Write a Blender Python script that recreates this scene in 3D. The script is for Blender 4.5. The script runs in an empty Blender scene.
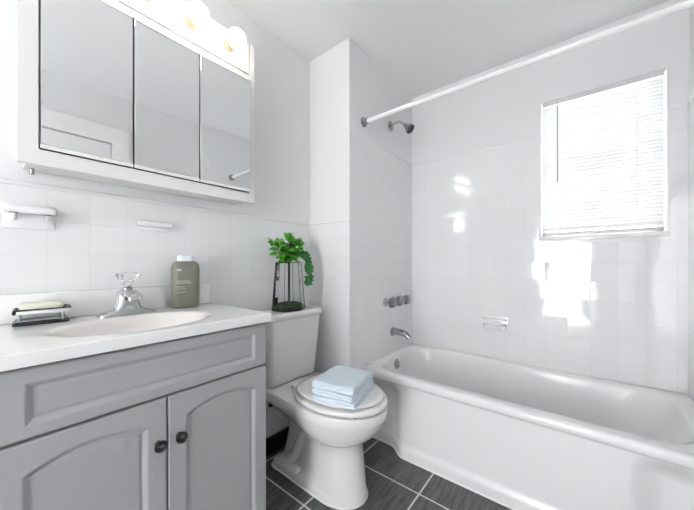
import bpy, bmesh, math, random
from mathutils import Vector, Matrix
random.seed(7)
S = bpy.context.scene
C = S.collection
PI = math.pi

# ------------------------------------------------------------------ camera, world, lights, exposure
cam_d = bpy.data.cameras.new('camera')
cam = bpy.data.objects.new('camera', cam_d); C.objects.link(cam)
cam.location = (1.404, 0.0, 1.1016)
cam.rotation_euler = (PI / 2, 0, math.radians(38.489))
cam_d.sensor_width = 36.0
cam_d.lens = 293.53 / 694 * 36
cam_d.shift_y = 8.11 / 694
cam_d.clip_start = 0.02
S.camera = cam

world = bpy.data.worlds.new('daylight'); S.world = world
world.use_nodes = True
wb_ = world.node_tree.nodes['Background']
wb_.inputs[0].default_value = (0.975, 0.985, 1.0, 1)
wb_.inputs[1].default_value = 6.6

sun_d = bpy.data.lights.new('sun', 'SUN'); sun_d.energy = 1.2; sun_d.angle = math.radians(30)
sun = bpy.data.objects.new('sun', sun_d); C.objects.link(sun)
sun.rotation_euler = (math.radians(-48), 0, math.radians(8))

BULB_STRENGTH = 6.5
S.view_settings.view_transform = 'Standard'
S.view_settings.look = 'None'
S.view_settings.exposure = 1.1
S.view_settings.gamma = 1.0
S.view_settings.use_curve_mapping = False

# ------------------------------------------------------------------ materials
def new_mat(name):
    m = bpy.data.materials.new(name); m.use_nodes = True
    nt = m.node_tree
    return m, nt, nt.nodes['Principled BSDF']

def plain(name, col, rough=0.5, metal=0.0, coat=0.0, bump=0.0, bscale=40.0, spec=None, vary=0.0):
    m, nt, b = new_mat(name)
    b.inputs['Base Color'].default_value = (*col, 1)
    b.inputs['Roughness'].default_value = rough
    b.inputs['Metallic'].default_value = metal
    b.inputs['Coat Weight'].default_value = coat
    b.inputs['Coat Roughness'].default_value = 0.05
    if spec is not None: b.inputs['Specular IOR Level'].default_value = spec
    if bump > 0 or vary > 0:
        tc = nt.nodes.new('ShaderNodeTexCoord')
        n = nt.nodes.new('ShaderNodeTexNoise'); n.inputs['Scale'].default_value = bscale; n.inputs['Detail'].default_value = 4
        nt.links.new(tc.outputs['Object'], n.inputs['Vector'])
        if bump > 0:
            bp = nt.nodes.new('ShaderNodeBump'); bp.inputs['Strength'].default_value = bump; bp.inputs['Distance'].default_value = 0.002
            nt.links.new(n.outputs['Fac'], bp.inputs['Height']); nt.links.new(bp.outputs['Normal'], b.inputs['Normal'])
        if vary > 0:
            mx = nt.nodes.new('ShaderNodeMixRGB'); mx.inputs[1].default_value = (*[c * (1 - vary) for c in col], 1); mx.inputs[2].default_value = (*[min(1, c * (1 + vary)) for c in col], 1)
            nt.links.new(n.outputs['Fac'], mx.inputs[0]); nt.links.new(mx.outputs[0], b.inputs['Base Color'])
    return m

def tile_mat(name, axis, o_u, o_v, col=(0.84, 0.845, 0.85)):
    """stacked square ceramic tiles on a vertical wall; axis = world axis running along the wall"""
    m, nt, b = new_mat(name)
    g = nt.nodes.new('ShaderNodeNewGeometry'); sp = nt.nodes.new('ShaderNodeSeparateXYZ')
    nt.links.new(g.outputs['Position'], sp.inputs[0])
    cb = nt.nodes.new('ShaderNodeCombineXYZ')
    def add(sock, val):
        a = nt.nodes.new('ShaderNodeMath'); a.operation = 'ADD'; a.inputs[1].default_value = val
        nt.links.new(sock, a.inputs[0]); return a.outputs[0]
    nt.links.new(add(sp.outputs[axis], 10 * 0.111 - o_u), cb.inputs[0])
    nt.links.new(add(sp.outputs['Z'], 20 * 0.111 - o_v), cb.inputs[1])
    br = nt.nodes.new('ShaderNodeTexBrick'); br.offset = 0.0; br.squash = 1.0
    br.inputs['Scale'].default_value = 1.0
    br.inputs['Brick Width'].default_value = 0.111; br.inputs['Row Height'].default_value = 0.111
    br.inputs['Mortar Size'].default_value = 0.0016; br.inputs['Mortar Smooth'].default_value = 0.35
    br.inputs['Color1'].default_value = (*col, 1); br.inputs['Color2'].default_value = (*[c * 0.985 for c in col], 1)
    br.inputs['Mortar'].default_value = (0.79, 0.79, 0.795, 1)
    nt.links.new(cb.outputs[0], br.inputs['Vector'])
    nt.links.new(br.outputs['Color'], b.inputs['Base Color'])
    inv = nt.nodes.new('ShaderNodeMath'); inv.operation = 'SUBTRACT'; inv.inputs[0].default_value = 1.0
    nt.links.new(br.outputs['Fac'], inv.inputs[1])
    bp = nt.nodes.new('ShaderNodeBump'); bp.inputs['Strength'].default_value = 0.35; bp.inputs['Distance'].default_value = 0.0015
    nt.links.new(inv.outputs[0], bp.inputs['Height'])
    nz = nt.nodes.new('ShaderNodeTexNoise'); nz.inputs['Scale'].default_value = 9.0; nz.inputs['Detail'].default_value = 1.0
    nt.links.new(g.outputs['Position'], nz.inputs['Vector'])
    b2 = nt.nodes.new('ShaderNodeBump'); b2.inputs['Strength'].default_value = 0.18; b2.inputs['Distance'].default_value = 0.004
    nt.links.new(nz.outputs['Fac'], b2.inputs['Height']); nt.links.new(bp.outputs['Normal'], b2.inputs['Normal'])
    # every tile sits a hair out of true, so reflections break at the joints
    dv = nt.nodes.new('ShaderNodeVectorMath'); dv.operation = 'SCALE'; dv.inputs['Scale'].default_value = 1 / 0.111
    fl = nt.nodes.new('ShaderNodeVectorMath'); fl.operation = 'FLOOR'
    wn = nt.nodes.new('ShaderNodeTexWhiteNoise'); wn.noise_dimensions = '3D'
    sb = nt.nodes.new('ShaderNodeVectorMath'); sb.operation = 'SUBTRACT'; sb.inputs[1].default_value = (0.5, 0.5, 0.5)
    sc = nt.nodes.new('ShaderNodeVectorMath'); sc.operation = 'SCALE'; sc.inputs['Scale'].default_value = 0.035
    ad = nt.nodes.new('ShaderNodeVectorMath'); ad.operation = 'ADD'
    nm = nt.nodes.new('ShaderNodeVectorMath'); nm.operation = 'NORMALIZE'
    nt.links.new(cb.outputs[0], dv.inputs[0]); nt.links.new(dv.outputs[0], fl.inputs[0]); nt.links.new(fl.outputs[0], wn.inputs['Vector'])
    nt.links.new(wn.outputs['Color'], sb.inputs[0]); nt.links.new(sb.outputs[0], sc.inputs[0])
    nt.links.new(b2.outputs['Normal'], ad.inputs[0]); nt.links.new(sc.outputs[0], ad.inputs[1]); nt.links.new(ad.outputs[0], nm.inputs[0])
    nt.links.new(nm.outputs[0], b.inputs['Normal'])
    b.inputs['Roughness'].default_value = 0.07
    return m

def floor_mat():
    m, nt, b = new_mat('slate_wood_look_tile')
    g = nt.nodes.new('ShaderNodeNewGeometry')
    mp = nt.nodes.new('ShaderNodeMapping'); mp.inputs['Location'].default_value = (-0.420 + 10 * 0.3815, -0.923 + 10 * 0.3865, 0)
    nt.links.new(g.outputs['Position'], mp.inputs['Vector'])
    br = nt.nodes.new('ShaderNodeTexBrick'); br.offset = 0.0
    br.inputs['Scale'].default_value = 1; br.inputs['Brick Width'].default_value = 0.3815; br.inputs['Row Height'].default_value = 0.3865
    br.inputs['Mortar Size'].default_value = 0.0042; br.inputs['Mortar Smooth'].default_value = 0.1
    nt.links.new(mp.outputs[0], br.inputs['Vector'])
    def noise(sx, sy, sc, det):
        q = nt.nodes.new('ShaderNodeMapping'); q.inputs['Scale'].default_value = (sx, sy, 1)
        nt.links.new(g.outputs['Position'], q.inputs['Vector'])
        n = nt.nodes.new('ShaderNodeTexNoise'); n.inputs['Scale'].default_value = sc; n.inputs['Detail'].default_value = det; n.inputs['Roughness'].default_value = 0.65
        nt.links.new(q.outputs[0], n.inputs['Vector']); return n.outputs['Fac']
    n1 = noise(14, 1.1, 5, 8)
    rp = nt.nodes.new('ShaderNodeValToRGB')
    rp.color_ramp.elements[0].position = 0.30; rp.color_ramp.elements[0].color = (0.040, 0.041, 0.044, 1)
    rp.color_ramp.elements[1].position = 0.72; rp.color_ramp.elements[1].color = (0.185, 0.186, 0.192, 1)
    nt.links.new(n1, rp.inputs[0])
    nt.links.new(rp.outputs[0], br.inputs['Color1']); nt.links.new(rp.outputs[0], br.inputs['Color2'])
    br.inputs['Mortar'].default_value = (0.72, 0.72, 0.72, 1)
    nt.links.new(br.outputs['Color'], b.inputs['Base Color'])
    bp = nt.nodes.new('ShaderNodeBump'); bp.inputs['Strength'].default_value = 0.15; bp.inputs['Distance'].default_value = 0.002
    nt.links.new(n1, bp.inputs['Height']); nt.links.new(bp.outputs['Normal'], b.inputs['Normal'])
    b.inputs['Roughness'].default_value = 0.42
    return m

def emit_mat(name, col, s):
    m = bpy.data.materials.new(name); m.use_nodes = True; nt = m.node_tree; nt.nodes.clear()
    o = nt.nodes.new('ShaderNodeOutputMaterial'); e = nt.nodes.new('ShaderNodeEmission')
    e.inputs[0].default_value = (*col, 1); e.inputs[1].default_value = s
    nt.links.new(e.outputs[0], o.inputs[0]); return m

def pane_mat(name, tint=(1, 1, 1), gloss=0.08):
    m = bpy.data.materials.new(name); m.use_nodes = True; nt = m.node_tree; nt.nodes.clear()
    o = nt.nodes.new('ShaderNodeOutputMaterial'); t = nt.nodes.new('ShaderNodeBsdfTransparent'); t.inputs[0].default_value = (*tint, 1)
    gl = nt.nodes.new('ShaderNodeBsdfGlossy'); gl.inputs['Roughness'].default_value = 0.02
    fr = nt.nodes.new('ShaderNodeFresnel'); fr.inputs[0].default_value = 1.45
    mx = nt.nodes.new('ShaderNodeMixShader')
    nt.links.new(fr.outputs[0], mx.inputs[0]); nt.links.new(t.outputs[0], mx.inputs[1]); nt.links.new(gl.outputs[0], mx.inputs[2])
    nt.links.new(mx.outputs[0], o.inputs[0]); return m

def slat_mat():
    m = bpy.data.materials.new('blind_slat_vinyl'); m.use_nodes = True; nt = m.node_tree; nt.nodes.clear()
    o = nt.nodes.new('ShaderNodeOutputMaterial')
    d = nt.nodes.new('ShaderNodeBsdfDiffuse'); d.inputs[0].default_value = (0.88, 0.88, 0.88, 1)
    t = nt.nodes.new('ShaderNodeBsdfTranslucent'); t.inputs[0].default_value = (0.9, 0.9, 0.9, 1)
    mx = nt.nodes.new('ShaderNodeMixShader'); mx.inputs[0].default_value = 0.185
    nt.links.new(d.outputs[0], mx.inputs[1]); nt.links.new(t.outputs[0], mx.inputs[2]); nt.links.new(mx.outputs[0], o.inputs[0])
    return m

M = dict(
    paint=plain('wall_paint', (0.80, 0.805, 0.81), 0.55, bump=0.15, bscale=60),
    ceiling=plain('ceiling_paint', (0.88, 0.88, 0.88), 0.8, bump=0.1, bscale=90),
    trimwhite=plain('white_trim_paint', (0.86, 0.86, 0.86), 0.3, bump=0.03, bscale=30),
    cap=plain('bullnose_ceramic', (0.85, 0.855, 0.86), 0.12),
    tile_l=tile_mat('square_tile_vanity_wall', 'Y', 1.365, 1.354),
    tile_s=tile_mat('square_tile_stub_wall', 'X', 0.343, 1.354),
    tile_a=tile_mat('square_tile_faucet_wall', 'Y', 2.182, 1.883),
    tile_b=tile_mat('square_tile_window_wall', 'X', 0.343, 1.883),
    floor=floor_mat(),
    enamel=plain('tub_enamel', (0.87, 0.873, 0.876), 0.20, coat=0.15),
    china=plain('vitreous_china', (0.80, 0.80, 0.795), 0.10, coat=0.3),
    seat=plain('toilet_seat_enamel', (0.84, 0.835, 0.82), 0.16, coat=0.2),
    caulk=plain('white_caulk', (0.88, 0.88, 0.88), 0.6),
    black=plain('black_baseboard', (0.018, 0.018, 0.02), 0.4),
    vanity=plain('pale_grey_cabinet_paint', (0.41, 0.413, 0.420), 0.38, bump=0.04, bscale=25),
    edgeshade=plain('mirror_edge_gap_shade', (0.10, 0.10, 0.105), 0.5),  # dark mirror edges, with the shade of the door gaps painted in
    shadow=plain('cabinet_interior', (0.25, 0.25, 0.25), 0.7),
    marble=plain('cultured_marble', (0.87, 0.87, 0.86), 0.14, coat=0.2, vary=0.02, bscale=6),
    basin=plain('basin_cream', (0.87, 0.845, 0.82), 0.12, coat=0.2),
    chrome=plain('chrome', (0.60, 0.61, 0.62), 0.09, metal=1.0),
    dchrome=plain('worn_chrome', (0.34, 0.35, 0.36), 0.18, metal=1.0),
    pewter=plain('dark_pewter', (0.10, 0.10, 0.105), 0.28, metal=1.0),
    darkrub=plain('dark_spray_face', (0.035, 0.035, 0.038), 0.5),
    mirror=plain('mirror_glass', (0.93, 0.94, 0.945), 0.015, metal=1.0),
    mirroredge=plain('mirror_bevel', (0.9, 0.9, 0.9), 0.15, metal=0.6),
    cabwhite=plain('cream_white_cabinet', (0.84, 0.84, 0.815), 0.32, bump=0.03, bscale=30),
    lightpan=plain('light_bar_enamel', (0.74, 0.74, 0.72), 0.3),
    brass=plain('brass_socket', (0.58, 0.40, 0.24), 0.35, metal=0.6),
    bulb=emit_mat('bulb_glow', (1.0, 0.93, 0.85), BULB_STRENGTH),
    ceram=plain('glazed_ceramic', (0.88, 0.885, 0.89), 0.10, coat=0.3),
    towel=plain('pale_blue_terry', (0.74, 0.83, 0.91), 0.95, bump=0.9, bscale=420, vary=0.06),
    bottle=plain('olive_grey_plastic', (0.205, 0.200, 0.165), 0.38),
    bcap=plain('white_blue_plastic', (0.80, 0.82, 0.90), 0.35),
    print=plain('pale_print', (0.60, 0.60, 0.55), 0.5),
    soap=plain('ivory_soap', (0.83, 0.83, 0.68), 0.45),
    blackpl=plain('black_plastic', (0.012, 0.012, 0.013), 0.25),
    crystal=plain('clear_acrylic', (1, 1, 1), 0.03),
    clear=pane_mat('clear_pane'),
    wglass=pane_mat('window_glass', (0.95, 0.97, 0.97)),
    slat=slat_mat(),
    wand=plain('clear_grey_wand', (0.50, 0.51, 0.52), 0.25),
    rail=plain('blind_rail', (0.70, 0.70, 0.70), 0.35),
    vinyl=plain('white_vinyl', (0.88, 0.88, 0.88), 0.3),
    rod=plain('white_rod', (0.90, 0.90, 0.90), 0.22),
    iron=plain('black_wire_frame', (0.02, 0.02, 0.02), 0.4, metal=0.6),
    moss=plain('dark_moss', (0.035, 0.075, 0.022), 0.9, bump=1.0, bscale=150, vary=0.5),
    stem=plain('dark_stem', (0.022, 0.014, 0.012), 0.6),
    leaf=plain('bright_green_leaf', (0.11, 0.44, 0.045), 0.38, vary=0.7, bscale=16),
    vine=plain('deep_green_leaf', (0.035, 0.22, 0.050), 0.4, vary=0.35, bscale=30),
)
cr = M['crystal'].node_tree.nodes['Principled BSDF']
cr.inputs['Transmission Weight'].default_value = 1.0; cr.inputs['IOR'].default_value = 1.47
for k in ('leaf', 'vine'):
    M[k].node_tree.nodes['Principled BSDF'].inputs['Subsurface Weight'].default_value = 0.05

# ------------------------------------------------------------------ helpers
def BM(): return bmesh.new()

def obj(name, bm, mat, parent=None, smooth=False, loc=None, angle=40):
    bmesh.ops.recalc_face_normals(bm, faces=bm.faces)
    me = bpy.data.meshes.new(name); bm.to_mesh(me); bm.free()
    for m_ in (mat if isinstance(mat, (list, tuple)) else [mat]): me.materials.append(M[m_] if isinstance(m_, str) else m_)
    o = bpy.data.objects.new(name, me); C.objects.link(o)
    if parent: o.parent = parent
    if loc: o.location = loc
    if smooth:
        for p in me.polygons: p.use_smooth = True
        me.set_sharp_from_angle(angle=math.radians(angle))
    return o

def thing(name, label, cat, loc=(0, 0, 0), rz=0.0, group=None):
    o = bpy.data.objects.new(name, None); C.objects.link(o)
    o.empty_display_size = 0.05
    o.location = loc; o.rotation_euler = (0, 0, rz)
    o['label'] = label; o['category'] = cat
    if group: o['group'] = group
    return o

def tag(o, label, cat, group=None):
    o['label'] = label; o['category'] = cat
    if group: o['group'] = group
    return o

def struct(o, parent=None):
    if parent is None: o['kind'] = 'structure'
    return o

def box(bm, x0, x1, y0, y1, z0, z1, r=0.0, seg=3):
    vs = [bm.verts.new((x, y, z)) for x in (x0, x1) for y in (y0, y1) for z in (z0, z1)]
    fs = [bm.faces.new([vs[i] for i in q]) for q in ((0, 1, 3, 2), (4, 6, 7, 5), (0, 4, 5, 1), (2, 3, 7, 6), (0, 2, 6, 4), (1, 5, 7, 3))]
    if r > 0:
        es = {e for f in fs for e in f.edges}
        bmesh.ops.bevel(bm, geom=list(es), offset=r, segments=seg, profile=0.5, affect='EDGES')
    return vs

def loft(bm, rings, cap0=True, cap1=True, closed=True):
    R = [[bm.verts.new(p) for p in ring] for ring in rings]
    n = len(R[0])
    for a, b in zip(R, R[1:]):
        for i in range(n if closed else n - 1):
            j = (i + 1) % n
            bm.faces.new((a[i], a[j], b[j], b[i]))
    if cap0: bm.faces.new(R[0])
    if cap1: bm.faces.new(R[-1])
    return R

def lathe(bm, prof, origin=(0, 0, 0), axis=(0, 0, 1), n=24, cap0=True, cap1=True):
    """prof: list of (radius, distance along axis)"""
    q = Vector((0, 0, 1)).rotation_difference(Vector(axis).normalized())
    o = Vector(origin); rings = []
    for r, h in prof:
        r = max(r, 1e-4)
        rings.append([o + q @ Vector((r * math.cos(2 * PI * i / n), r * math.sin(2 * PI * i / n), h)) for i in range(n)])
    return loft(bm, rings, cap0, cap1)

def tube(bm, pts, rad, n=12, cap=True):
    pts = [Vector(p) for p in pts]
    if not isinstance(rad, (list, tuple)): rad = [rad] * len(pts)
    rings = []; prev = None
    for i, p in enumerate(pts):
        t = (pts[min(i + 1, len(pts) - 1)] - pts[max(i - 1, 0)]).normalized()
        if prev is None:
            up = Vector((0, 0, 1)) if abs(t.z) < 0.9 else Vector((1, 0, 0))
            u = t.cross(up).normalized()
        else:
            u = (prev - t * prev.dot(t)).normalized()
        prev = u; v = t.cross(u)
        rings.append([p + (u * math.cos(2 * PI * k / n) + v * math.sin(2 * PI * k / n)) * rad[i] for k in range(n)])
    return loft(bm, rings, cap, cap)

def smooth_path(pts, sub=6):
    """Catmull-Rom through pts"""
    P = [Vector(p) for p in pts]; P = [P[0] * 2 - P[1]] + P + [P[-1] * 2 - P[-2]]
    out = []
    for i in range(1, len(P) - 2):
        for k in range(sub):
            t = k / sub
            a, b, c, d = P[i - 1], P[i], P[i + 1], P[i + 2]
            out.append(0.5 * ((2 * b) + (c - a) * t + (2 * a - 5 * b + 4 * c - d) * t * t + (3 * b - a - 3 * c + d) * t ** 3))
    out.append(P[-2]); return out

def rrect(x0, x1, y0, y1, r, z, k=6, m=6):
    r = min(r, (x1 - x0) / 2 - 1e-4, (y1 - y0) / 2 - 1e-4)
    cs = [(x1 - r, y1 - r, 0), (x0 + r, y1 - r, 90), (x0 + r, y0 + r, 180), (x1 - r, y0 + r, 270)]
    pts = []
    for ci, (cx, cy, a0) in enumerate(cs):
        arc = [(cx + r * math.cos(math.radians(a0 + 90 * i / k)), cy + r * math.sin(math.radians(a0 + 90 * i / k))) for i in range(k + 1)]
        pts += arc
        nx, ny, na = cs[(ci + 1) % 4]
        s = (nx + r * math.cos(math.radians(na)), ny + r * math.sin(math.radians(na)))
        e = arc[-1]
        for j in range(1, m): pts.append((e[0] + (s[0] - e[0]) * j / m, e[1] + (s[1] - e[1]) * j / m))
    return [(x, y, z) for x, y in pts]

def sstep(a, b, x):
    t = max(0.0, min(1.0, (x - a) / (b - a))); return t * t * (3 - 2 * t)

# ------------------------------------------------------------------ the room
XF, YS, YW, XR, ZC = 0.337, 1.365, 2.188, 1.821, 2.44
YB = -2.15
ZT1, ZT2 = 1.354, 1.883
T = 0.006

b = BM(); box(b, -0.15, XR + 0.15, YB - 0.12, YW + 0.15, -0.1, 0.0); struct(obj('floor', b, 'floor'))
b = BM(); box(b, -0.15, XR + 0.15, YB - 0.12, YW + 0.15, ZC, ZC + 0.1); struct(obj('ceiling', b, 'ceiling'))
b = BM(); box(b, -0.12, -T, YB - 0.12, YW + 0.12, 0.0, ZC); struct(obj('wall_left', b, 'paint'))
# the stub wall that closes off the head of the tub
b = BM(); box(b, -T, XF - T, YS + T, YW + 0.12, 0.0, ZC, 0.003, 2); struct(obj('wall_alcove', b, 'paint'))
b = BM(); box(b, XR + T, XR + 0.12, YB - 0.12, YW + 0.12, 0.0, ZC); struct(obj('wall_right', b, 'paint'))
WX0, WX1, WZ0, WZ1 = 1.2115, 1.7496, 1.2606, 2.1016
b = BM()
box(b, XF - T, WX0, YW + T, YW + 0.12, 0, ZC); box(b, WX1, XR + T, YW + T, YW + 0.12, 0, ZC)
box(b, WX0, WX1, YW + T, YW + 0.12, 0, WZ0); box(b, WX0, WX1, YW + T, YW + 0.12, WZ1, ZC)
struct(obj('wall_window', b, 'paint'))
# wall behind the camera; its unseen doorway is added to let light in
b = BM()
box(b, -T, 0.80, YB - 0.12, YB, 0, ZC); box(b, 1.52, XR + T, YB - 0.12, YB, 0, ZC); box(b, 0.80, 1.52, YB - 0.12, YB, 2.06, ZC)
struct(obj('wall_rear_light_opening', b, 'paint'))

# tiled areas: thin slabs of ceramic over the plaster
b = BM(); box(b, -T, 0.0, YB, YS, 0.10, ZT1); struct(obj('wall_left_tile', b, 'tile_l'))
b = BM(); box(b, 0.0, XF, YS, YS + T, 0.10, ZT1); struct(obj('wall_alcove_tile', b, 'tile_s'))
b = BM(); box(b, XF - T, XF, YS, YW, 0.0, ZT2); struct(obj('wall_faucet_tile', b, 'tile_a'))
b = BM()
box(b, XF, WX0 - 0.002, YW, YW + T, 0.0, ZT2); box(b, WX1 + 0.002, XR, YW, YW + T, 0.0, ZT2); box(b, WX0 - 0.002, WX1 + 0.002, YW, YW + T, 0.0, WZ0 - 0.002)
struct(obj('wall_window_tile', b, 'tile_b'))
b = BM(); box(b, XR, XR + T, 1.40, YW, 0.0, ZT2); struct(obj('wall_right_tile', b, 'tile_a'))

# bullnose caps along the tops of the tile
def capbar(name, x0, x1, y0, y1, z):
    b = BM(); box(b, x0, x1, y0, y1, z - 0.004, z + 0.012, 0.0045, 3); struct(obj(name, b, 'cap', smooth=True))
capbar('trim_1', -T, 0.0045, YB, YS - 0.0005, ZT1)
capbar('trim_2', 0.0, XF + 0.001, YS - 0.0045, YS + T, ZT1)
capbar('trim_3', XF - T, XF + 0.002, YS, YW, ZT2)
capbar('trim_4', XF, WX0 - 0.004, YW - 0.002, YW + T, ZT2)
capbar('trim_5', WX1 + 0.004, XR, YW - 0.002, YW + T, ZT2)
b = BM(); box(b, XF - 0.006, XF + 0.0025, YS - 0.0025, YS + 0.010, 0.45, ZT2, 0.003, 3); struct(obj('trim_6', b, 'cap', smooth=True))
# bullnose frame of the window opening
b = BM()
box(b, WX0 - 0.012, WX0, YW - 0.001, YW + T, WZ0 - 0.02, ZT2, 0.003, 2)
box(b, WX1, WX1 + 0.012, YW - 0.001, YW + T, WZ0 - 0.02, ZT2, 0.003, 2)
box(b, WX0 - 0.012, WX1 + 0.012, YW - 0.006, YW + T, WZ0 - 0.022, WZ0, 0.003, 2)
struct(obj('trim_7', b, 'cap', smooth=True))
# black baseboard behind the toilet
b = BM(); box(b, -T, 0.010, YB, YS, 0.0, 0.10, 0.003, 2); struct(obj('baseboard_left', b, 'black'))
b = BM(); box(b, 0.010, XF - 0.003, YS - 0.010, YS + T, 0.0, 0.10, 0.003, 2); struct(obj('baseboard_alcove', b, 'black'))

# door in the right wall (seen only in the cabinet mirrors)
b = BM(); box(b, XR - 0.014, XR + T, -0.15, 0.645, 0.005, 2.03)
for (a0, a1) in ((0.10, 0.95), (1.05, 1.93)):
    for (c0, c1) in ((-0.05, 0.22), (0.28, 0.55)): box(b, XR - 0.022, XR - 0.012, c0, c1, a0, a1, 0.004, 2)
d1 = struct(obj('door_1', b, 'trimwhite'))
b = BM(); lathe(b, [(0.026, 0), (0.026, 0.006), (0.010, 0.010), (0.010, 0.035), (0.024, 0.042), (0.027, 0.055), (0.020, 0.068), (0.0, 0.071)], (XR - 0.0145, 0.58, 0.96), (-1, 0, 0)); obj('door_handle', b, 'chrome', d1, True)
b = BM()
box(b, XR - 0.024, XR + T, -0.27, -0.155, 0, 2.17, 0.003, 2); box(b, XR - 0.024, XR + T, 0.655, 0.77, 0, 2.17, 0.003, 2); box(b, XR - 0.025, XR + T, -0.27, 0.77, 2.04, 2.17, 0.003, 2)
struct(obj('trim_8', b, 'trimwhite'))

# window behind the blind
b = BM()
f0, f1 = YW + 0.088, YW + 0.115
box(b, WX0, WX0 + 0.022, f0, f1, WZ0, WZ1, 0.003, 2); box(b, WX1 - 0.022, WX1, f0, f1, WZ0, WZ1, 0.003, 2)
box(b, WX0, WX1, f0, f1, WZ0, WZ0 + 0.025, 0.003, 2); box(b, WX0, WX1, f0, f1, WZ1 - 0.022, WZ1, 0.003, 2)
box(b, WX0 + 0.03, WX1 - 0.03, f0 - 0.004, f1 - 0.01, 1.663, 1.692, 0.003, 2)
w1 = struct(obj('window_1', b, 'vinyl'))
b = BM(); box(b, WX0 + 0.02, WX1 - 0.02, f0 + 0.010, f0 + 0.014, WZ0 + 0.02, WZ1 - 0.02); obj('window_pane', b, 'wglass', w1)
b = BM(); box(b, WX0, WX1, YW + T, f0, WZ0 - 0.001, WZ0 + 0.004); obj('window_sill', b, 'cap', w1)

# ------------------------------------------------------------------ venetian blind
t = thing('venetian_blind', 'white closed venetian blind in the window above the bathtub', 'blind', ((WX0 + WX1) / 2, YW + 0.022, WZ1))
hw = (WX1 - WX0) / 2 - 0.008; H = WZ1 - WZ0
b = BM(); box(b, -hw, hw, -0.022, 0.010, -0.034, -0.004, 0.003, 2); obj('headrail', b, 'rail', t)
b = BM(); z = -0.050; k = 0
while z > -H + 0.045:
    a = math.radians(66); hh = 0.0125
    ring0 = []; 
    prof = []
    for q in range(5):
        s = -1 + q / 2
        bow = 0.0022 * (1 - s * s)
        y = s * hh * math.cos(a) - bow * math.sin(a); zz = -s * hh * math.sin(a) * 1 - bow * math.cos(a) * 0
        prof.append((-y * -1, z + zz))
    up = [(x, y, zq) for x in (-hw, hw) for (y, zq) in prof]
    n = len(prof)
    V = [[b.verts.new((x, y + o_, zq)) for (y, zq) in prof] for x in (-hw, hw) for o_ in (0.0, 0.0008)]
    for i in range(n - 1):
        b.faces.new((V[0][i], V[0][i + 1], V[2][i + 1], V[2][i])); b.faces.new((V[1][i], V[3][i], V[3][i + 1], V[1][i + 1]))
    for s in (0, 2): 
        for i in range(n - 1): b.faces.new((V[s][i], V[s + 1][i], V[s + 1][i + 1], V[s][i + 1]))
    b.faces.new((V[0][0], V[2][0], V[3][0], V[1][0])); b.faces.new((V[0][-1], V[1][-1], V[3][-1], V[2][-1]))
    z -= 0.0195
obj('slats', b, 'slat', t, True)
b = BM(); box(b, -hw, hw, -0.012, 0.006, -H + 0.010, -H + 0.030, 0.004, 2); obj('bottom_rail', b, 'rail', t)
for cx in (-hw + 0.10, hw - 0.10):
    b = BM(); tube(b, [(cx, -0.010, -0.034), (cx, -0.010, -H + 0.02)], 0.0012, 6); obj('ladder_cord', b, 'vinyl', t)
b = BM(); tube(b, [(-hw + 0.075, -0.026, -0.03), (-hw + 0.076, -0.028, -0.51)], 0.0035, 8); obj('tilt_wand', b, 'wand', t, True)

# ------------------------------------------------------------------ bathtub
tub = thing('bathtub', 'white enamelled alcove bathtub under the window', 'bathtub', (0, 0, 0))
X0, X1, Y0, Y1, ZR = XF + 0.001, XR - 0.001, 1.4833, YW - 0.001, 0.455
rings = [
    rrect(X0, X1, Y0 + 0.022, Y1, 0.004, ZR - 0.050, 8, 10),
    rrect(X0, X1, Y0 + 0.006, Y1, 0.004, ZR - 0.046, 8, 10),
    rrect(X0, X1, Y0, Y1, 0.004, ZR - 0.034, 8, 10),
    rrect(X0, X1, Y0, Y1, 0.004, ZR - 0.016, 8, 10),
    rrect(X0 + 0.001, X1 - 0.001, Y0 + 0.006, Y1 - 0.001, 0.006, ZR - 0.004, 8, 10),
    rrect(X0 + 0.003, X1 - 0.003, Y0 + 0.016, Y1 - 0.003, 0.01, ZR, 8, 10),
    rrect(X0 + 0.036, X1 - 0.060, Y0 + 0.070, Y1 - 0.034, 0.13, ZR - 0.002, 8, 10),
    rrect(X0 + 0.044, X1 - 0.070, Y0 + 0.082, Y1 - 0.042, 0.14, ZR - 0.010, 8, 10),
    rrect(X0 + 0.050, X1 - 0.080, Y0 + 0.090, Y1 - 0.048, 0.145, ZR - 0.030, 8, 10),
    rrect(X0 + 0.062, X1 - 0.150, Y0 + 0.105, Y1 - 0.062, 0.15, ZR - 0.140, 8, 10),
    rrect(X0 + 0.080, X1 - 0.230, Y0 + 0.122, Y1 - 0.080, 0.15, ZR - 0.260, 8, 10),
    rrect(X0 + 0.105, X1 - 0.275, Y0 + 0.145, Y1 - 0.105, 0.14, ZR - 0.310, 8, 10),
    rrect(X0 + 0.150, X1 - 0.330, Y0 + 0.190, Y1 - 0.150, 0.11, ZR - 0.328, 8, 10),
]
b = BM(); loft(b, rings, False, True); obj('basin', b, 'enamel', tub, True, angle=60)
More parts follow.
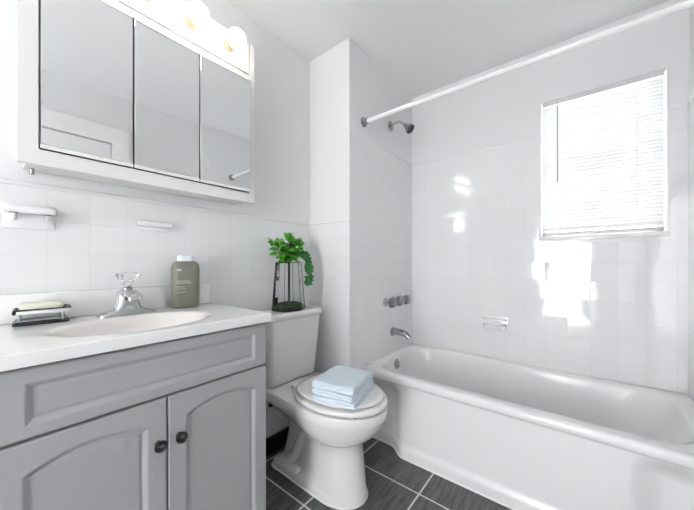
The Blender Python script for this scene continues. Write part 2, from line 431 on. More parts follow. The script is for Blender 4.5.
# apron: panel set back in a rounded channel at each end, kick ledge along the floor
def apron_y(x, z):
    d = min(x - X0, X1 - x)                          # distance to the nearer end
    # rounded-corner channel: x < e, z < top with a fillet at the upper inner corner
    e, top, r = 0.262, 0.408, 0.09
    cx, cz = e - r, top - r
    if d > cx and z > cz: sd = math.hypot(d - cx, z - cz) - r
    else: sd = max(d - e, z - top)
    rec = 0.066 * (1 - sstep(-0.095, 0.020, sd))
    y = Y0 + 0.018 + rec
    # raised kick ledge under the panel
    y -= 0.012 * (1 - sstep(0.050, 0.080, z))
    return y
b = BM(); NX, NZ = 150, 36
V = [[b.verts.new((X0 + (X1 - X0) * i / NX, apron_y(X0 + (X1 - X0) * i / NX, 0.416 * j / NZ), 0.416 * j / NZ)) for j in range(NZ + 1)] for i in range(NX + 1)]
Bk = [[b.verts.new((X0 + (X1 - X0) * i / NX, Y0 + 0.1, zz)) for zz in (0.0, 0.416)] for i in range(NX + 1)]
for i in range(NX):
    for j in range(NZ): b.faces.new((V[i][j], V[i + 1][j], V[i + 1][j + 1], V[i][j + 1]))
    b.faces.new((V[i][NZ], V[i + 1][NZ], Bk[i + 1][1], Bk[i][1])); b.faces.new((Bk[i][0], Bk[i + 1][0], V[i + 1][0], V[i][0])); b.faces.new((Bk[i][1], Bk[i + 1][1], Bk[i + 1][0], Bk[i][0]))
obj('apron', b, 'enamel', tub, True, angle=60)
b = BM(); pts = [(X0 + (X1 - X0) * i / NX, apron_y(X0 + (X1 - X0) * i / NX, 0) - 0.001, 0.003) for i in range(NX + 1)]
tube(b, pts, 0.005, 6); obj('caulk_line', b, 'caulk', tub, True)
ox, oz = X0 + 0.0545, ZR - 0.062
b = BM(); lathe(b, [(0.034, -0.004), (0.034, 0.004), (0.029, 0.008), (0.012, 0.009), (0.010, 0.012), (0, 0.013)], (ox, 1.835, oz), (1, 0, 0.11), 28)
ov = obj('overflow_plate', b, 'dchrome', tub, True)
b = BM(); tube(b, [(ox + 0.012, 1.835, oz + 0.004), (ox + 0.026, 1.835, oz + 0.018)], 0.004, 8); obj('trip_lever', b, 'chrome', ov, True)
b = BM(); lathe(b, [(0.032, 0), (0.030, 0.004), (0.010, 0.003), (0, 0.004)], (X0 + 0.24, 1.835, ZR - 0.327), (0, 0, 1)); obj('drain', b, 'chrome', tub, True)

# ------------------------------------------------------------------ tub faucet, spout, shower, rod
xf = XF + 0.0005
t = thing('tub_faucet', 'chrome three-knob bath tap set on tiled wall above the tub spout', 'faucet', (xf, 1.875, 0.83))
for nm, dy in (('handle', -0.105), ('handle', 0.105), ('diverter_knob', 0.0)):
    b = BM()
    lathe(b, [(0.031, 0), (0.031, 0.004), (0.022, 0.014), (0.014, 0.022), (0.013, 0.034)], (0, dy, 0), (1, 0, 0), 24)
    es = obj(nm, b, 'chrome', t, True)
    b = BM()
    n = 12
    rs = []
    for rr, hh in ((0.013, 0.032), (0.030, 0.038), (0.036, 0.050), (0.034, 0.070), (0.023, 0.080), (0.004, 0.082)):
        rs.append([(hh, dy + rr * (1 + 0.09 * (-1) ** i) * math.cos(2 * PI * i / n), rr * (1 + 0.09 * (-1) ** i) * math.sin(2 * PI * i / n)) for i in range(n)])
    loft(b, rs); obj('grip', b, 'dchrome', es, False)
t = thing('tub_spout', 'chrome tub spout curving down over the rim below the taps', 'spout', (xf, 1.87, 0.607))
b = BM(); pth = smooth_path([(0.0, 0, 0), (0.03, 0, 0.003), (0.07, 0, 0.002), (0.11, 0, -0.008), (0.135, 0, -0.030)], 5)
tube(b, pth, [0.027 - 0.010 * i / (len(pth) - 1) for i in range(len(pth))], 18)
obj('spout_body', b, 'dchrome', t, True)
b = BM(); lathe(b, [(0.036, 0), (0.036, 0.005), (0.028, 0.010)], (0, 0, 0), (1, 0, 0)); obj('escutcheon', b, 'chrome', t, True)

t = thing('shower_sprayer', 'chrome shower head on a bent arm high on the faucet wall', 'shower head', (xf, 1.845, 2.085))
b = BM(); lathe(b, [(0.034, 0), (0.033, 0.005), (0.018, 0.012), (0.012, 0.015)], (0, 0, 0), (1, 0, 0)); obj('flange', b, 'dchrome', t, True)
b = BM(); tube(b, smooth_path([(0.008, 0, 0), (0.045, 0, 0.012), (0.085, 0, 0.004), (0.118, 0, -0.030)], 6), 0.0095, 12); obj('arm', b, 'chrome', t, True)
b = BM(); ax = Vector((0.72, 0.0, -0.69)).normalized(); o0 = Vector((0.112, 0, -0.024))
lathe(b, [(0.012, 0), (0.015, 0.010), (0.013, 0.020), (0.020, 0.028), (0.033, 0.048), (0.034, 0.060), (0.031, 0.062)], o0, ax, 24); hd = obj('head', b, 'dchrome', t, True)
b = BM(); lathe(b, [(0.030, 0.0622), (0.028, 0.0645), (0, 0.0650)], o0, ax, 24); obj('spray_face', b, 'darkrub', hd, True)

t = thing('shower_rod', 'white shower curtain rod spanning the tub alcove near the ceiling', 'curtain rod', (XF, 1.5086, 1.9864))
b = BM(); tube(b, [(0.010, 0, 0), (XR - XF - 0.010, 0, 0)], 0.0135, 20); obj('tube', b, 'rod', t, True)
for x, a in ((0.0005, 1), (XR - XF - 0.0005, -1)):
    b = BM(); lathe(b, [(0.030, 0), (0.030, 0.004), (0.022, 0.010), (0.018, 0.012), (0.018, 0.030), (0.0138, 0.032)], (x, 0, 0), (a, 0, 0), 24, True, False); obj('flange', b, 'dchrome', t, True)

# ceramic soap dish in the window wall
t = thing('wall_soap_dish', 'white ceramic soap dish set in the tile below the shower window', 'soap dish', (0.955, YW - 0.0005, 0.695))
b = BM(); box(b, -0.077, 0.077, -0.008, 0.0, -0.052, 0.052, 0.004, 3); obj('back_plate', b, 'ceram', t, True)
b = BM()
rs = [rrect(-0.066, 0.066, -0.070, -0.006, 0.024, -0.034), rrect(-0.070, 0.070, -0.080, -0.006, 0.028, -0.012), rrect(-0.071, 0.071, -0.082, -0.006, 0.03, -0.006),
      rrect(-0.066, 0.066, -0.077, -0.010, 0.026, -0.004), rrect(-0.060, 0.060, -0.070, -0.014, 0.02, -0.022)]
loft(b, rs); obj('tray', b, 'ceram', t, True)
b = BM(); tube(b, smooth_path([(-0.062, -0.004, 0.028), (-0.062, -0.040, 0.032), (-0.050, -0.055, 0.033), (0.050, -0.055, 0.033), (0.062, -0.040, 0.032), (0.062, -0.004, 0.028)], 5), 0.0075, 10); obj('grab_bar', b, 'ceram', t, True)

# ------------------------------------------------------------------ medicine cabinet with light bar
CY0, CY1, CZ0, CZ1, CX = 0.0678, 0.8437, 1.3914, 2.159, 0.157
cab = thing('medicine_cabinet', 'white wall cabinet with three mirror doors and globe lights above the sink', 'medicine cabinet', (0, CY0, CZ0))
W, Hc = CY1 - CY0, CZ1 - CZ0
b = BM()
box(b, 0.001, CX - 0.020, 0.022, W - 0.022, 0.012, Hc)                     # carcass box
# face frame, wider than the carcass
fx0, fx1 = CX - 0.020, CX
def fr(y0, y1, z0, z1, x1=fx1): box(b, fx0, x1, y0, y1, z0, z1, 0.002, 2)
fr(0, 0.044, 0, Hc); fr(W - 0.032, W, 0, Hc); fr(0.04, W - 0.03, 0, 0.046)
obj('body', b, 'cabwhite', cab)
ZM0, ZM1 = 0.0526, 0.5776
ysp = [0.0452, 0.2775, 0.5092, 0.7438]
for i in range(3):
    b = BM(); y0, y1 = ysp[i] + 0.0015, ysp[i + 1] - 0.0015
    wd = y1 - y0
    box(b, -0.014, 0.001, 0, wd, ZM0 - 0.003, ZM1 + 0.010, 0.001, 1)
    d = obj('mirror_door', b, 'edgeshade', cab, loc=(CX + 0.0005, y0, 0))
    if i == 2: d.rotation_euler = (0, 0, math.radians(-2.2))
    b = BM(); box(b, 0.0012, 0.0042, 0.001, wd - 0.001, ZM0 + 0.010, ZM1, 0.0012, 1); obj('mirror', b, 'mirror', d)
    b = BM(); box(b, 0.0012, 0.0048, 0.0, wd, ZM0 - 0.003, ZM0 + 0.0095, 0.0015, 2); obj('lower_rail', b, 'cabwhite', d)
    b = BM(); box(b, 0.0012, 0.0048, 0.0, wd, ZM1 + 0.0015, ZM1 + 0.0100, 0.0015, 2); obj('upper_rail', b, 'cabwhite', d)
b = BM(); box(b, fx0, CX - 0.002, 0.044, W - 0.032, ZM1 + 0.0125, Hc, 0.002, 1)
box(b, CX - 0.004, CX + 0.003, 0.046, W - 0.034, ZM1 + 0.038, Hc - 0.002, 0.002, 2)
lp = obj('light_panel', b, 'lightpan', cab)
for k in range(4):
    cy = 0.210 + 0.165 * k - CY0
    b = BM(); lathe(b, [(0.024, 0), (0.024, 0.012), (0.021, 0.014), (0.018, 0.030), (0.0165, 0.032)], (CX + 0.003, cy, 2.083 - CZ0), (1, 0, 0), 24); so = obj('socket', b, 'brass', lp, True)
    b = BM(); R = 0.040; prof = [(0.0155, 0.030)]
    a0 = math.asin(0.0155 / R); c0 = 0.030 + R * math.cos(a0)
    for q in range(1, 15):
        a = a0 + (PI - a0) * q / 14; prof.append((R * math.sin(a), c0 - R * math.cos(a)))
    lathe(b, prof, (CX + 0.003, cy, 2.083 - CZ0), (1, 0, 0), 28); obj('bulb', b, 'bulb', so, True)
# small screw end under the left end
b = BM(); lathe(b, [(0.006, 0), (0.006, 0.014), (0.004, 0.018)], (0.03, 0.04, 0.012), (0, 0, -1), 10); obj('mounting_screw', b, 'dchrome', cab, True)

# ------------------------------------------------------------------ ceramic holders on the tile above the counter
t = thing('toothbrush_holder', 'white ceramic toothbrush holder on tile at left above the soap stand', 'toothbrush holder', (0.0005, 0.106, 1.262))
b = BM(); box(b, 0, 0.008, -0.058, 0.058, -0.050, 0.030, 0.003, 2); obj('back_plate', b, 'ceram', t, True)
b = BM(); box(b, 0.004, 0.058, -0.056, 0.056, -0.004, 0.020, 0.009, 4); obj('shelf', b, 'ceram', t, True)
for s in (-1, 1):
    b = BM(); tube(b, smooth_path([(0.006, s * 0.036, -0.020), (0.022, s * 0.036, -0.014), (0.032, s * 0.036, -0.001)], 5), 0.0055, 10); obj('bracket', b, 'ceram', t, True)
    b = BM(); lathe(b, [(0.009, 0), (0.009, 0.001), (0, 0.0012)], (0.044, s * 0.036, -0.0042), (0, 0, -1), 14); obj('brush_hole', b, 'blackpl', t)
t = thing('ceramic_shelf', 'short white ceramic ledge on the tile above the sink faucet', 'wall shelf', (0.0005, 0.461, 1.262))
b = BM(); box(b, 0, 0.030, -0.064, 0.064, -0.011, 0.013, 0.009, 4); obj('ledge', b, 'ceram', t, True)
b = BM(); box(b, 0, 0.016, -0.050, 0.050, -0.026, -0.009, 0.006, 3); obj('support', b, 'ceram', t, True)

# ------------------------------------------------------------------ vanity cabinet
VY0, VY1, VX, VZ = 0.0, 0.688, 0.464, 0.880
van = thing('vanity_cabinet', 'pale grey vanity cabinet with two arched doors under the sink top', 'cabinet', (0, VY0, 0))
b = BM()
th = 0.018; fx = VX - 0.019
box(b, 0.012, fx, 0.002, th, 0.0, VZ - 0.001); box(b, 0.012, fx, VY1 - th, VY1 - 0.002, 0.0, VZ - 0.001)
box(b, 0.012, 0.018, th, VY1 - th, 0.10, 0.7); box(b, 0.012, fx - 0.05, th, VY1 - th, 0.09, 0.105); box(b, fx - 0.062, fx - 0.05, th, VY1 - th, 0.0, 0.09)
box(b, fx - 0.018, fx, th, 0.05, 0.09, VZ - 0.001); box(b, fx - 0.018, fx, VY1 - 0.05, VY1 - th, 0.09, VZ - 0.001)
box(b, fx - 0.018, fx, 0.05, VY1 - 0.05, 0.69, 0.74); box(b, fx - 0.018, fx, 0.05, VY1 - 0.05, 0.09, 0.13); box(b, fx - 0.018, fx, 0.05, VY1 - 0.05, 0.85, VZ - 0.001)
box(b, fx - 0.018, fx, 0.32, 0.37, 0.12, 0.70)
obj('carcass', b, 'vanity', van)

def panel_front(name, y0, y1, z0, z1, loopf, parent):
    """cabinet front: slab with a routed groove round a raised field; loopf(inset) gives the field outline (y, z)"""
    b = BM(); xb, xf_ = fx + 0.0005, VX
    L = [loopf(o) for o in (0.0, 0.003, 0.013, 0.016, 0.022)]
    dep = (0.0, -0.0008, -0.0070, -0.0072, -0.0058)
    rings = [[b.verts.new((xf_ + d, y, z)) for (y, z) in l] for l, d in zip(L, dep)]
    n = len(rings[0])
    for p, q in zip(rings, rings[1:]):
        for i in range(n): b.faces.new((p[i], p[(i + 1) % n], q[(i + 1) % n], q[i]))
    b.faces.new(rings[-1])
    r = 0.0035
    oc = [b.verts.new((xf_, y, z)) for y, z in ((y0 + r, z0 + r), (y1 - r, z0 + r), (y1 - r, z1 - r), (y0 + r, z1 - r))]
    om = [b.verts.new((xf_ - r, y, z)) for y, z in ((y0, z0), (y1, z0), (y1, z1), (y0, z1))]
    ob = [b.verts.new((xb, y, z)) for y, z in ((y0, z0), (y1, z0), (y1, z1), (y0, z1))]
    es = [b.edges.new((oc[i], oc[(i + 1) % 4])) for i in range(4)] + [b.edges.get((rings[0][i], rings[0][(i + 1) % n])) for i in range(n)]
    bmesh.ops.triangle_fill(b, edges=es, use_beauty=True, use_dissolve=False)
    for p, q in ((oc, om), (om, ob)):
        for i in range(4): b.faces.new((p[i], p[(i + 1) % 4], q[(i + 1) % 4], q[i]))
    b.faces.new(ob)
    return obj(name, b, 'vanity', parent)

def rect_loop(y0, y1, z0, z1):
    def f(o):
        return [(y0 + o, z0 + o), (y1 - o, z0 + o), (y1 - o, z1 - o), (y0 + o, z1 - o)]
    return f
def arch_loop(y0, y1, z0, zs, rise, n=24):
    w = (y1 - y0); Rr = (w * w / 4 + rise * rise) / (2 * rise); cy, cz = (y0 + y1) / 2, zs + rise - Rr
    def f(o):
        R_ = Rr - o; a, c = y0 + o, y1 - o
        pts = [(a, z0 + o), (c, z0 + o)]
        for i in range(n + 1):
            y = c + (a - c) * i / n
            pts.append((y, cz + math.sqrt(R_ * R_ - (y - cy) ** 2)))
        return pts
    return f
panel_front('drawer_front', 0.002, VY1 - 0.001, 0.7185, 0.8715, rect_loop(0.062, VY1 - 0.047, 0.745, 0.842), van)
for (y0, y1, ky) in ((0.002, 0.3425, 0.316), (0.3465, VY1 - 0.001, 0.371)):
    d = panel_front('door', y0, y1, 0.10, 0.7110, arch_loop(y0 + (0.056 if y0 < 0.1 else 0.047), y1 - 0.046, 0.150, 0.640, 0.030), van)
    b = BM(); lathe(b, [(0.009, 0), (0.006, 0.004), (0.006, 0.012), (0.014, 0.016), (0.0165, 0.021), (0.0155, 0.025), (0.011, 0.0245), (0.010, 0.023), (0.007, 0.0235), (0.004, 0.026), (0, 0.0265)], (VX + 0.0003, ky + 0.003, 0.588), (1, 0, 0), 24)
    obj('knob', b, 'pewter', d, True)

# ------------------------------------------------------------------ countertop with integrated basin
TY0, TY1, TX, TZ = -0.012, 0.698, 0.4795, 0.912
top = thing('sink_countertop', 'white cultured marble countertop with oval sink basin on the vanity', 'countertop', (0, 0, 0))
b = BM(); NXc, NYc = 64, 96
bcx, bcy, bax, bay = 0.285, 0.330, 0.150, 0.212
def top_z(x, y):
    r = math.hypot((x - bcx) / bax, (y - bcy) / bay)
    if r >= 1.06: return TZ
    if r > 0.94:
        t = (1.06 - r) / 0.12; return TZ - 0.010 * t * t
    return TZ - 0.010 - 0.105 * (1 - (r / 0.94) ** 2.6) ** 0.8
xs = [0.0005 + (TX - 0.0005) * i / NXc for i in range(NXc + 1)]; ys_ = [TY0 + (TY1 - TY0) * j / NYc for j in range(NYc + 1)]
V = [[b.verts.new((x, y, top_z(x, y))) for y in ys_] for x in xs]
for i in range(NXc):
    for j in range(NYc):
        f = b.faces.new((V[i][j], V[i + 1][j], V[i + 1][j + 1], V[i][j + 1]))
        cx_, cy_ = (xs[i] + xs[i + 1]) / 2, (ys_[j] + ys_[j + 1]) / 2
        if math.hypot((cx_ - bcx) / bax, (cy_ - bcy) / bay) < 1.0: f.material_index = 1
# rounded nose and underside strip
peri = [V[0][j] for j in range(NYc + 1)] + [V[i][NYc] for i in range(1, NXc + 1)] + [V[NXc][j] for j in range(NYc - 1, -1, -1)] + [V[i][0] for i in range(NXc - 1, 0, -1)]
low = [b.verts.new((v.co.x, v.co.y, VZ)) for v in peri]
inn = [b.verts.new((min(max(v.co.x, 0.03), TX - 0.03), min(max(v.co.y, TY0 + 0.03), TY1 - 0.03), VZ)) for v in peri]
n = len(peri)
for i in range(n):
    j = (i + 1) % n
    b.faces.new((peri[i], peri[j], low[j], low[i])); 
    if len({inn[i], inn[j]}) == 2: b.faces.new((low[i], low[j], inn[j], inn[i]))
bmesh.ops.remove_doubles(b, verts=inn, dist=1e-5)
edge = [e for e in b.edges if all(abs(v.co.z - TZ) < 1e-6 for v in e.verts) and ((abs(e.verts[0].co.x - TX) < 1e-5 and abs(e.verts[1].co.x - TX) < 1e-5) or (abs(e.verts[0].co.y - TY1) < 1e-5 and abs(e.verts[1].co.y - TY1) < 1e-5))]
bmesh.ops.bevel(b, geom=edge, offset=0.005, segments=3, profile=0.5, affect='EDGES')
obj('top', b, ['marble', 'basin'], top, True, angle=50)
b = BM(); box(b, 0.0005, 0.020, TY0, TY1 - 0.008, TZ + 0.0003, 1.004, 0.004, 3); obj('backsplash', b, 'marble', top, True)
b = BM(); lathe(b, [(0.022, 0), (0.021, 0.003), (0.013, 0.002), (0, 0.004)], (bcx, bcy, top_z(bcx, bcy) + 0.0003), (0, 0, 1)); obj('drain', b, 'chrome', top, True)

# ------------------------------------------------------------------ sink faucet
t = thing('sink_faucet', 'chrome single-knob sink faucet with clear round handle', 'faucet', (0.082, 0.347, TZ + 0.0005))
b = BM()
# base plate sweeping up into the tower
rs = []
for q, (hy, hx, z) in enumerate(((0.090, 0.029, 0.0), (0.090, 0.029, 0.006), (0.076, 0.0275, 0.011), (0.055, 0.0270, 0.017), (0.0425, 0.0270, 0.026), (0.037, 0.0270, 0.040), (0.0335, 0.0265, 0.066), (0.032, 0.0255, 0.084), (0.026, 0.021, 0.090))):
    rs.append(rrect(-hx, hx, -hy, hy, hx * 0.9, z, 6, 4))
loft(b, rs); obj('body', b, 'chrome', t, True, angle=50)
b = BM(); pth = smooth_path([(0.006, 0, 0.070), (0.035, 0, 0.078), (0.062, 0, 0.078), (0.084, 0, 0.069), (0.090, 0, 0.056)], 5)
rings = []
for i, p in enumerate(pth):
    s = i / (len(pth) - 1); w = 0.0265 - 0.006 * s; hgt = 0.0125 - 0.003 * s
    tdir = (pth[min(i + 1, len(pth) - 1)] - pth[max(i - 1, 0)]).normalized(); nn = Vector((-tdir.z, 0, tdir.x))
    rings.append([p + Vector((0, w * math.cos(2 * PI * k / 16), 0)) + nn * (hgt * math.sin(2 * PI * k / 16)) for k in range(16)])
loft(b, rings); obj('spout', b, 'chrome', t, True)
b = BM(); lathe(b, [(0.016, 0.0905), (0.016, 0.098), (0.010, 0.101), (0.010, 0.108)], n=20); st = obj('handle_stem', b, 'dchrome', t, True)
b = BM(); n = 16; rs = []
for rr, z in ((0.015, 0.104), (0.021, 0.110), (0.020, 0.120), (0.033, 0.138), (0.036, 0.146), (0.031, 0.154), (0.012, 0.157)):
    rs.append([(rr * (1 + 0.035 * (-1) ** i) * math.cos(2 * PI * i / n), rr * (1 + 0.035 * (-1) ** i) * math.sin(2 * PI * i / n), z) for i in range(n)])
loft(b, rs); obj('knob', b, 'crystal', t)

# ------------------------------------------------------------------ soap stand and bar of soap
sx, sy = 0.068, 0.126
t = thing('soap_stand', 'two-tier black and chrome soap stand on the counter beside the faucet', 'soap dish', (sx, sy, TZ + 0.0005), math.radians(-4))
b = BM(); box(b, -0.036, 0.036, -0.062, 0.062, 0.0, 0.010, 0.004, 3); base = obj('base_tray', b, 'blackpl', t, True)
b = BM()
for q in range(5): tube(b, [(-0.028 + 0.014 * q, -0.056, 0.0125), (-0.028 + 0.014 * q, 0.056, 0.0125)], 0.002, 8)
obj('drain_ribs', b, 'chrome', base, True)
for px in (-0.030, 0.030):
    for py in (-0.046, 0.046):
        b = BM(); tube(b, [(px, py, 0.009), (px, py, 0.034)], 0.003, 8); obj('post', b, 'dchrome', t, True)
b = BM(); box(b, -0.036, 0.036, -0.056, 0.062, 0.033, 0.045, 0.004, 3); obj('upper_tray', b, 'ceram', t, True)
b = BM(); pr = [Vector(p) for p in rrect(-0.038, 0.038, -0.058, 0.065, 0.010, 0.047, 5, 3)]; tube(b, pr + [pr[0]], 0.0022, 8); obj('wire_rim', b, 'blackpl', t, True)
b = BM(); box(b, -0.036, 0.036, -0.062, -0.052, 0.034, 0.046, 0.003, 2); obj('end_clip', b, 'blackpl', t, True)
b = BM(); rs = [rrect(-0.026, 0.026, -0.046, 0.046, 0.018, 0.0), rrect(-0.030, 0.030, -0.050, 0.050, 0.02, 0.006), rrect(-0.030, 0.030, -0.050, 0.050, 0.02, 0.013), rrect(-0.024, 0.024, -0.044, 0.044, 0.018, 0.019)]
loft(b, rs); o = obj('soap_bar', b, 'soap', None, True); o.location = (sx, sy, TZ + 0.0465); o.rotation_euler = (0, 0, math.radians(-4))
tag(o, 'ivory bar of soap lying on the two-tier stand', 'soap')

# ------------------------------------------------------------------ bottle
t = thing('toiletry_bottle', 'olive grey plastic bottle with white cap at the back of the counter', 'bottle', (0.075, 0.556, TZ + 0.0005), math.radians(-14))
b = BM(); hx, hy, hb = 0.027, 0.0545, 0.196
rs = [rrect(-hx + i_, hx - i_, -hy + i_, hy - i_, hx - i_, z, 7, 4) for i_, z in ((0.010, 0.0), (0.004, 0.003), (0.0, 0.014), (0.0, 0.03), (0.0, hb - 0.035), (0.002, hb - 0.018), (0.007, hb - 0.007), (0.013, hb), (0.016, hb + 0.001))]
loft(b, rs); obj('bottle_body', b, 'bottle', t, True, angle=50)
b = BM(); rs = [rrect(-0.019 + i_, 0.019 - i_, -0.031 + i_, 0.031 - i_, 0.018, z) for i_, z in ((0, hb + 0.0012), (0, hb + 0.020), (0.003, hb + 0.025))]
loft(b, rs); obj('cap', b, 'bcap', t, True)
def dash(bm, y0, y1, z, h): box(bm, hx - 0.0002, hx + 0.0006, y0, y1, z, z + h)
random.seed(3)
def printed(name, rows):
    b = BM()
    for (ya, yb, z, h) in rows:
        y = ya
        while y < yb:
            w = random.uniform(0.003, 0.007); dash(b, y, min(y + w, yb), z, h); y += w + 0.0016
    obj(name, b, 'print', t)
printed('label_mark', [(-0.036, -0.018, 0.156, 0.008)])
printed('label_print', [(-0.036, 0.012, 0.112, 0.0035), (-0.036, 0.020, 0.104, 0.0035), (-0.036, -0.010, 0.088, 0.003), (-0.036, -0.004, 0.080, 0.0025), (-0.036, -0.002, 0.066, 0.0025)])

# ------------------------------------------------------------------ toilet
TYC = 1.102
wc = thing('toilet', 'white two-piece toilet between the vanity and the bathtub', 'toilet', (0, TYC, 0))
def sec(z, xb, xfr, wb, wf, xm, rc=0.04):
    pts = []
    for i in range(25):
        a = -PI / 2 + PI * i / 24; pts.append((xm + (xfr - xm) * math.cos(a), wf * math.sin(a), z))
    xs2 = xb + rc
    for i in range(1, 11):
        s = i / 10; e = s * s * (3 - 2 * s)
        pts.append((xm + (xs2 - xm) * s, wf + (wb - wf) * e, z))
    r2 = min(rc, wb * 0.9)
    for i in range(1, 6):
        a = PI / 2 + PI / 2 * i / 5; pts.append((xs2 + rc * math.cos(a), wb - r2 + r2 * math.sin(a), z))
    mir = [(x, -y, z_) for x, y, z_ in reversed(pts[25:])]
    return pts + mir
b = BM()
rs = [sec(*a) for a in (
    (0.000, 0.075, 0.626, 0.108, 0.115, 0.47), (0.030, 0.075, 0.626, 0.108, 0.115, 0.47), (0.040, 0.080, 0.622, 0.100, 0.112, 0.47),
    (0.052, 0.105, 0.618, 0.062, 0.110, 0.49), (0.120, 0.120, 0.610, 0.052, 0.106, 0.50), (0.200, 0.140, 0.602, 0.050, 0.102, 0.50),
    (0.262, 0.140, 0.598, 0.056, 0.101, 0.49), (0.272, 0.136, 0.608, 0.066, 0.112, 0.48), (0.284, 0.130, 0.630, 0.078, 0.134, 0.48), (0.305, 0.115, 0.660, 0.095, 0.156, 0.47),
    (0.340, 0.080, 0.694, 0.130, 0.176, 0.47), (0.375, 0.045, 0.714, 0.158, 0.188, 0.47), (0.395, 0.030, 0.721, 0.172, 0.192, 0.47), (0.405, 0.028, 0.728, 0.176, 0.197, 0.47),
    (0.438, 0.028, 0.730, 0.178, 0.198, 0.47), (0.445, 0.031, 0.728, 0.175, 0.196, 0.47), (0.447, 0.040, 0.720, 0.166, 0.190, 0.47))]
loft(b, rs)
for s in (-1, 1):
    tube(b, smooth_path([(0.47, s * 0.070, 0.26), (0.40, s * 0.062, 0.285), (0.32, s * 0.050, 0.26), (0.27, s * 0.046, 0.18), (0.22, s * 0.046, 0.09), (0.17, s * 0.050, 0.05)], 6), [0.034] * 31, 14)
bowl = obj('bowl', b, 'china', wc, True, angle=55)
for s in (-1, 1):
    b = BM(); lathe(b, [(0.017, 0), (0.017, 0.012), (0.012, 0.026), (0, 0.031)], (0.275, s * 0.088, 0.038), (0, 0, 1), 16); obj('bolt_cap', b, 'seat', bowl, True)
b = BM(); pr = [Vector((p[0], p[1], 0.004)) for p in sec(0, 0.073, 0.625, 0.110, 0.116, 0.47)]; tube(b, pr + [pr[0]], 0.0055, 6); obj('caulk_bead', b, 'caulk', wc, True)
# seat and lid
def egg(x0, x1, w, z, n=48):
    cx = x0 + (x1 - x0) * 0.46; out = []
    for i in range(n):
        a = 2 * PI * i / n; c, s = math.cos(a), math.sin(a)
        if c >= 0: out.append((cx + (x1 - cx) * c, w * s, z))
        else:
            e = 2 / 2.5; out.append((cx - (cx - x0) * abs(c) ** e, w * (1 if s > 0 else -1) * abs(s) ** e, z))
    return out
b = BM(); loft(b, [egg(0.262 + i_, 0.729 - i_, 0.191 - i_, z) for i_, z in ((0.020, 0.4540), (0.002, 0.4555), (0.0, 0.460), (0.0, 0.468), (0.003, 0.473), (0.009, 0.4755))]); ring = obj('seat_ring', b, 'seat', wc, True, angle=50)
b = BM(); loft(b, [egg(0.268 + i_, 0.712 - i_, 0.174 - i_, z) for i_, z in ((0.020, 0.4840), (0.001, 0.4845), (0.0, 0.487), (0.001, 0.493), (0.006, 0.4970), (0.03, 0.4985))]); lid = obj('seat_lid', b, 'seat', wc, True, angle=50)
for (bx, by) in ((0.60, 0.10), (0.60, -0.10), (0.36, 0.12), (0.36, -0.12)):
    b = BM(); lathe(b, [(0.008, 0.4756), (0.008, 0.4839)], (bx, by, 0), (0, 0, 1), 12); obj('bumper', b, 'seat', lid)
    b = BM(); lathe(b, [(0.008, 0.4472), (0.008, 0.4539)], (bx + (0.06 if bx > 0.5 else 0), by * 1.25, 0), (0, 0, 1), 12); obj('bumper', b, 'seat', ring)
for s in (-1, 1):
    b = BM(); tube(b, [(0.250, s * 0.075 - 0.022, 0.467), (0.250, s * 0.075 + 0.022, 0.467)], 0.011, 14); box(b, 0.235, 0.275, s * 0.075 - 0.016, s * 0.075 + 0.016, 0.4475, 0.462, 0.003, 2); obj('hinge', b, 'seat', lid, True)
# tank
b = BM()
rs = [rrect(0.028 + a, 0.162 - a * 0.8, -0.165 + a, 0.165 - a, 0.03, z, 6, 4) for a, z in ((0.012, 0.4478), (0.002, 0.455))]
rs += [rrect(0.028 - 0.010 * s, 0.162 + 0.024 * s, -0.166 - 0.022 * s, 0.166 + 0.022 * s, 0.03, 0.462 + 0.338 * s, 6, 4) for s in (0, 0.25, 0.5, 0.75, 1)]
loft(b, rs); tank = obj('tank', b, 'china', wc, True, angle=50)
b = BM(); loft(b, [rrect(0.014 + a, 0.196 - a, -0.193 + a, 0.193 - a, 0.028, z, 6, 4) for a, z in ((0.004, 0.8005), (0.0, 0.804), (0.0, 0.826), (0.005, 0.834), (0.016, 0.836))]); obj('tank_lid', b, 'china', wc, True, angle=50)
b = BM(); lathe(b, [(0.009, 0), (0.009, 0.03), (0.013, 0.032), (0.013, 0.042), (0.005, 0.044)], (0.150, -0.160, 0.404), (0, 0, -1), 12); obj('tank_bolt', b, 'blackpl', tank, True)

# ------------------------------------------------------------------ folded towels on the lid
def towel_mesh(w, d, h, seed):
    rnd = random.Random(seed); b = BM(); n = 26; rings = []
    # two folded layers seen from the side as a flattened figure with a groove
    prof = []
    for (y, z) in ((-0.5, 0.02), (-0.515, 0.12), (-0.515, 0.36), (-0.495, 0.47), (-0.485, 0.50), (-0.495, 0.53), (-0.515, 0.64), (-0.515, 0.88), (-0.50, 0.98), (-0.46, 1.0), (-0.25, 1.02), (0, 1.03), (0.25, 1.02), (0.46, 1.0), (0.50, 0.97), (0.525, 0.85), (0.535, 0.5), (0.525, 0.15), (0.50, 0.03), (0.46, 0.0), (0.0, 0.0), (-0.46, 0.0)): prof.append((y, z))
    for i in range(n + 1):
        s = i / n; x = (s - 0.5) * w
        edge = min(s, 1 - s); k = 1.0 - 0.10 * (1 - sstep(0, 0.04, edge))
        ring = []
        for (y, z) in prof:
            yy = y * d + 0.0012 * math.sin(9 * s + 3 * z + seed); zz = (0.5 + (z - 0.5) * k) * h
            if z > 0.9: zz += 0.0016 * math.sin(7 * s + 11 * y + seed * 2) * 1.0
            if abs(y) > 0.47 and i in (0, n): zz = h * 0.5 + (zz - h * 0.5) * 0.8
            ring.append((x + (0.002 * math.sin(20 * z + seed) if i in (0, n) else 0), yy, max(zz, 0.0)))
        rings.append(ring)
    loft(b, rings); return b
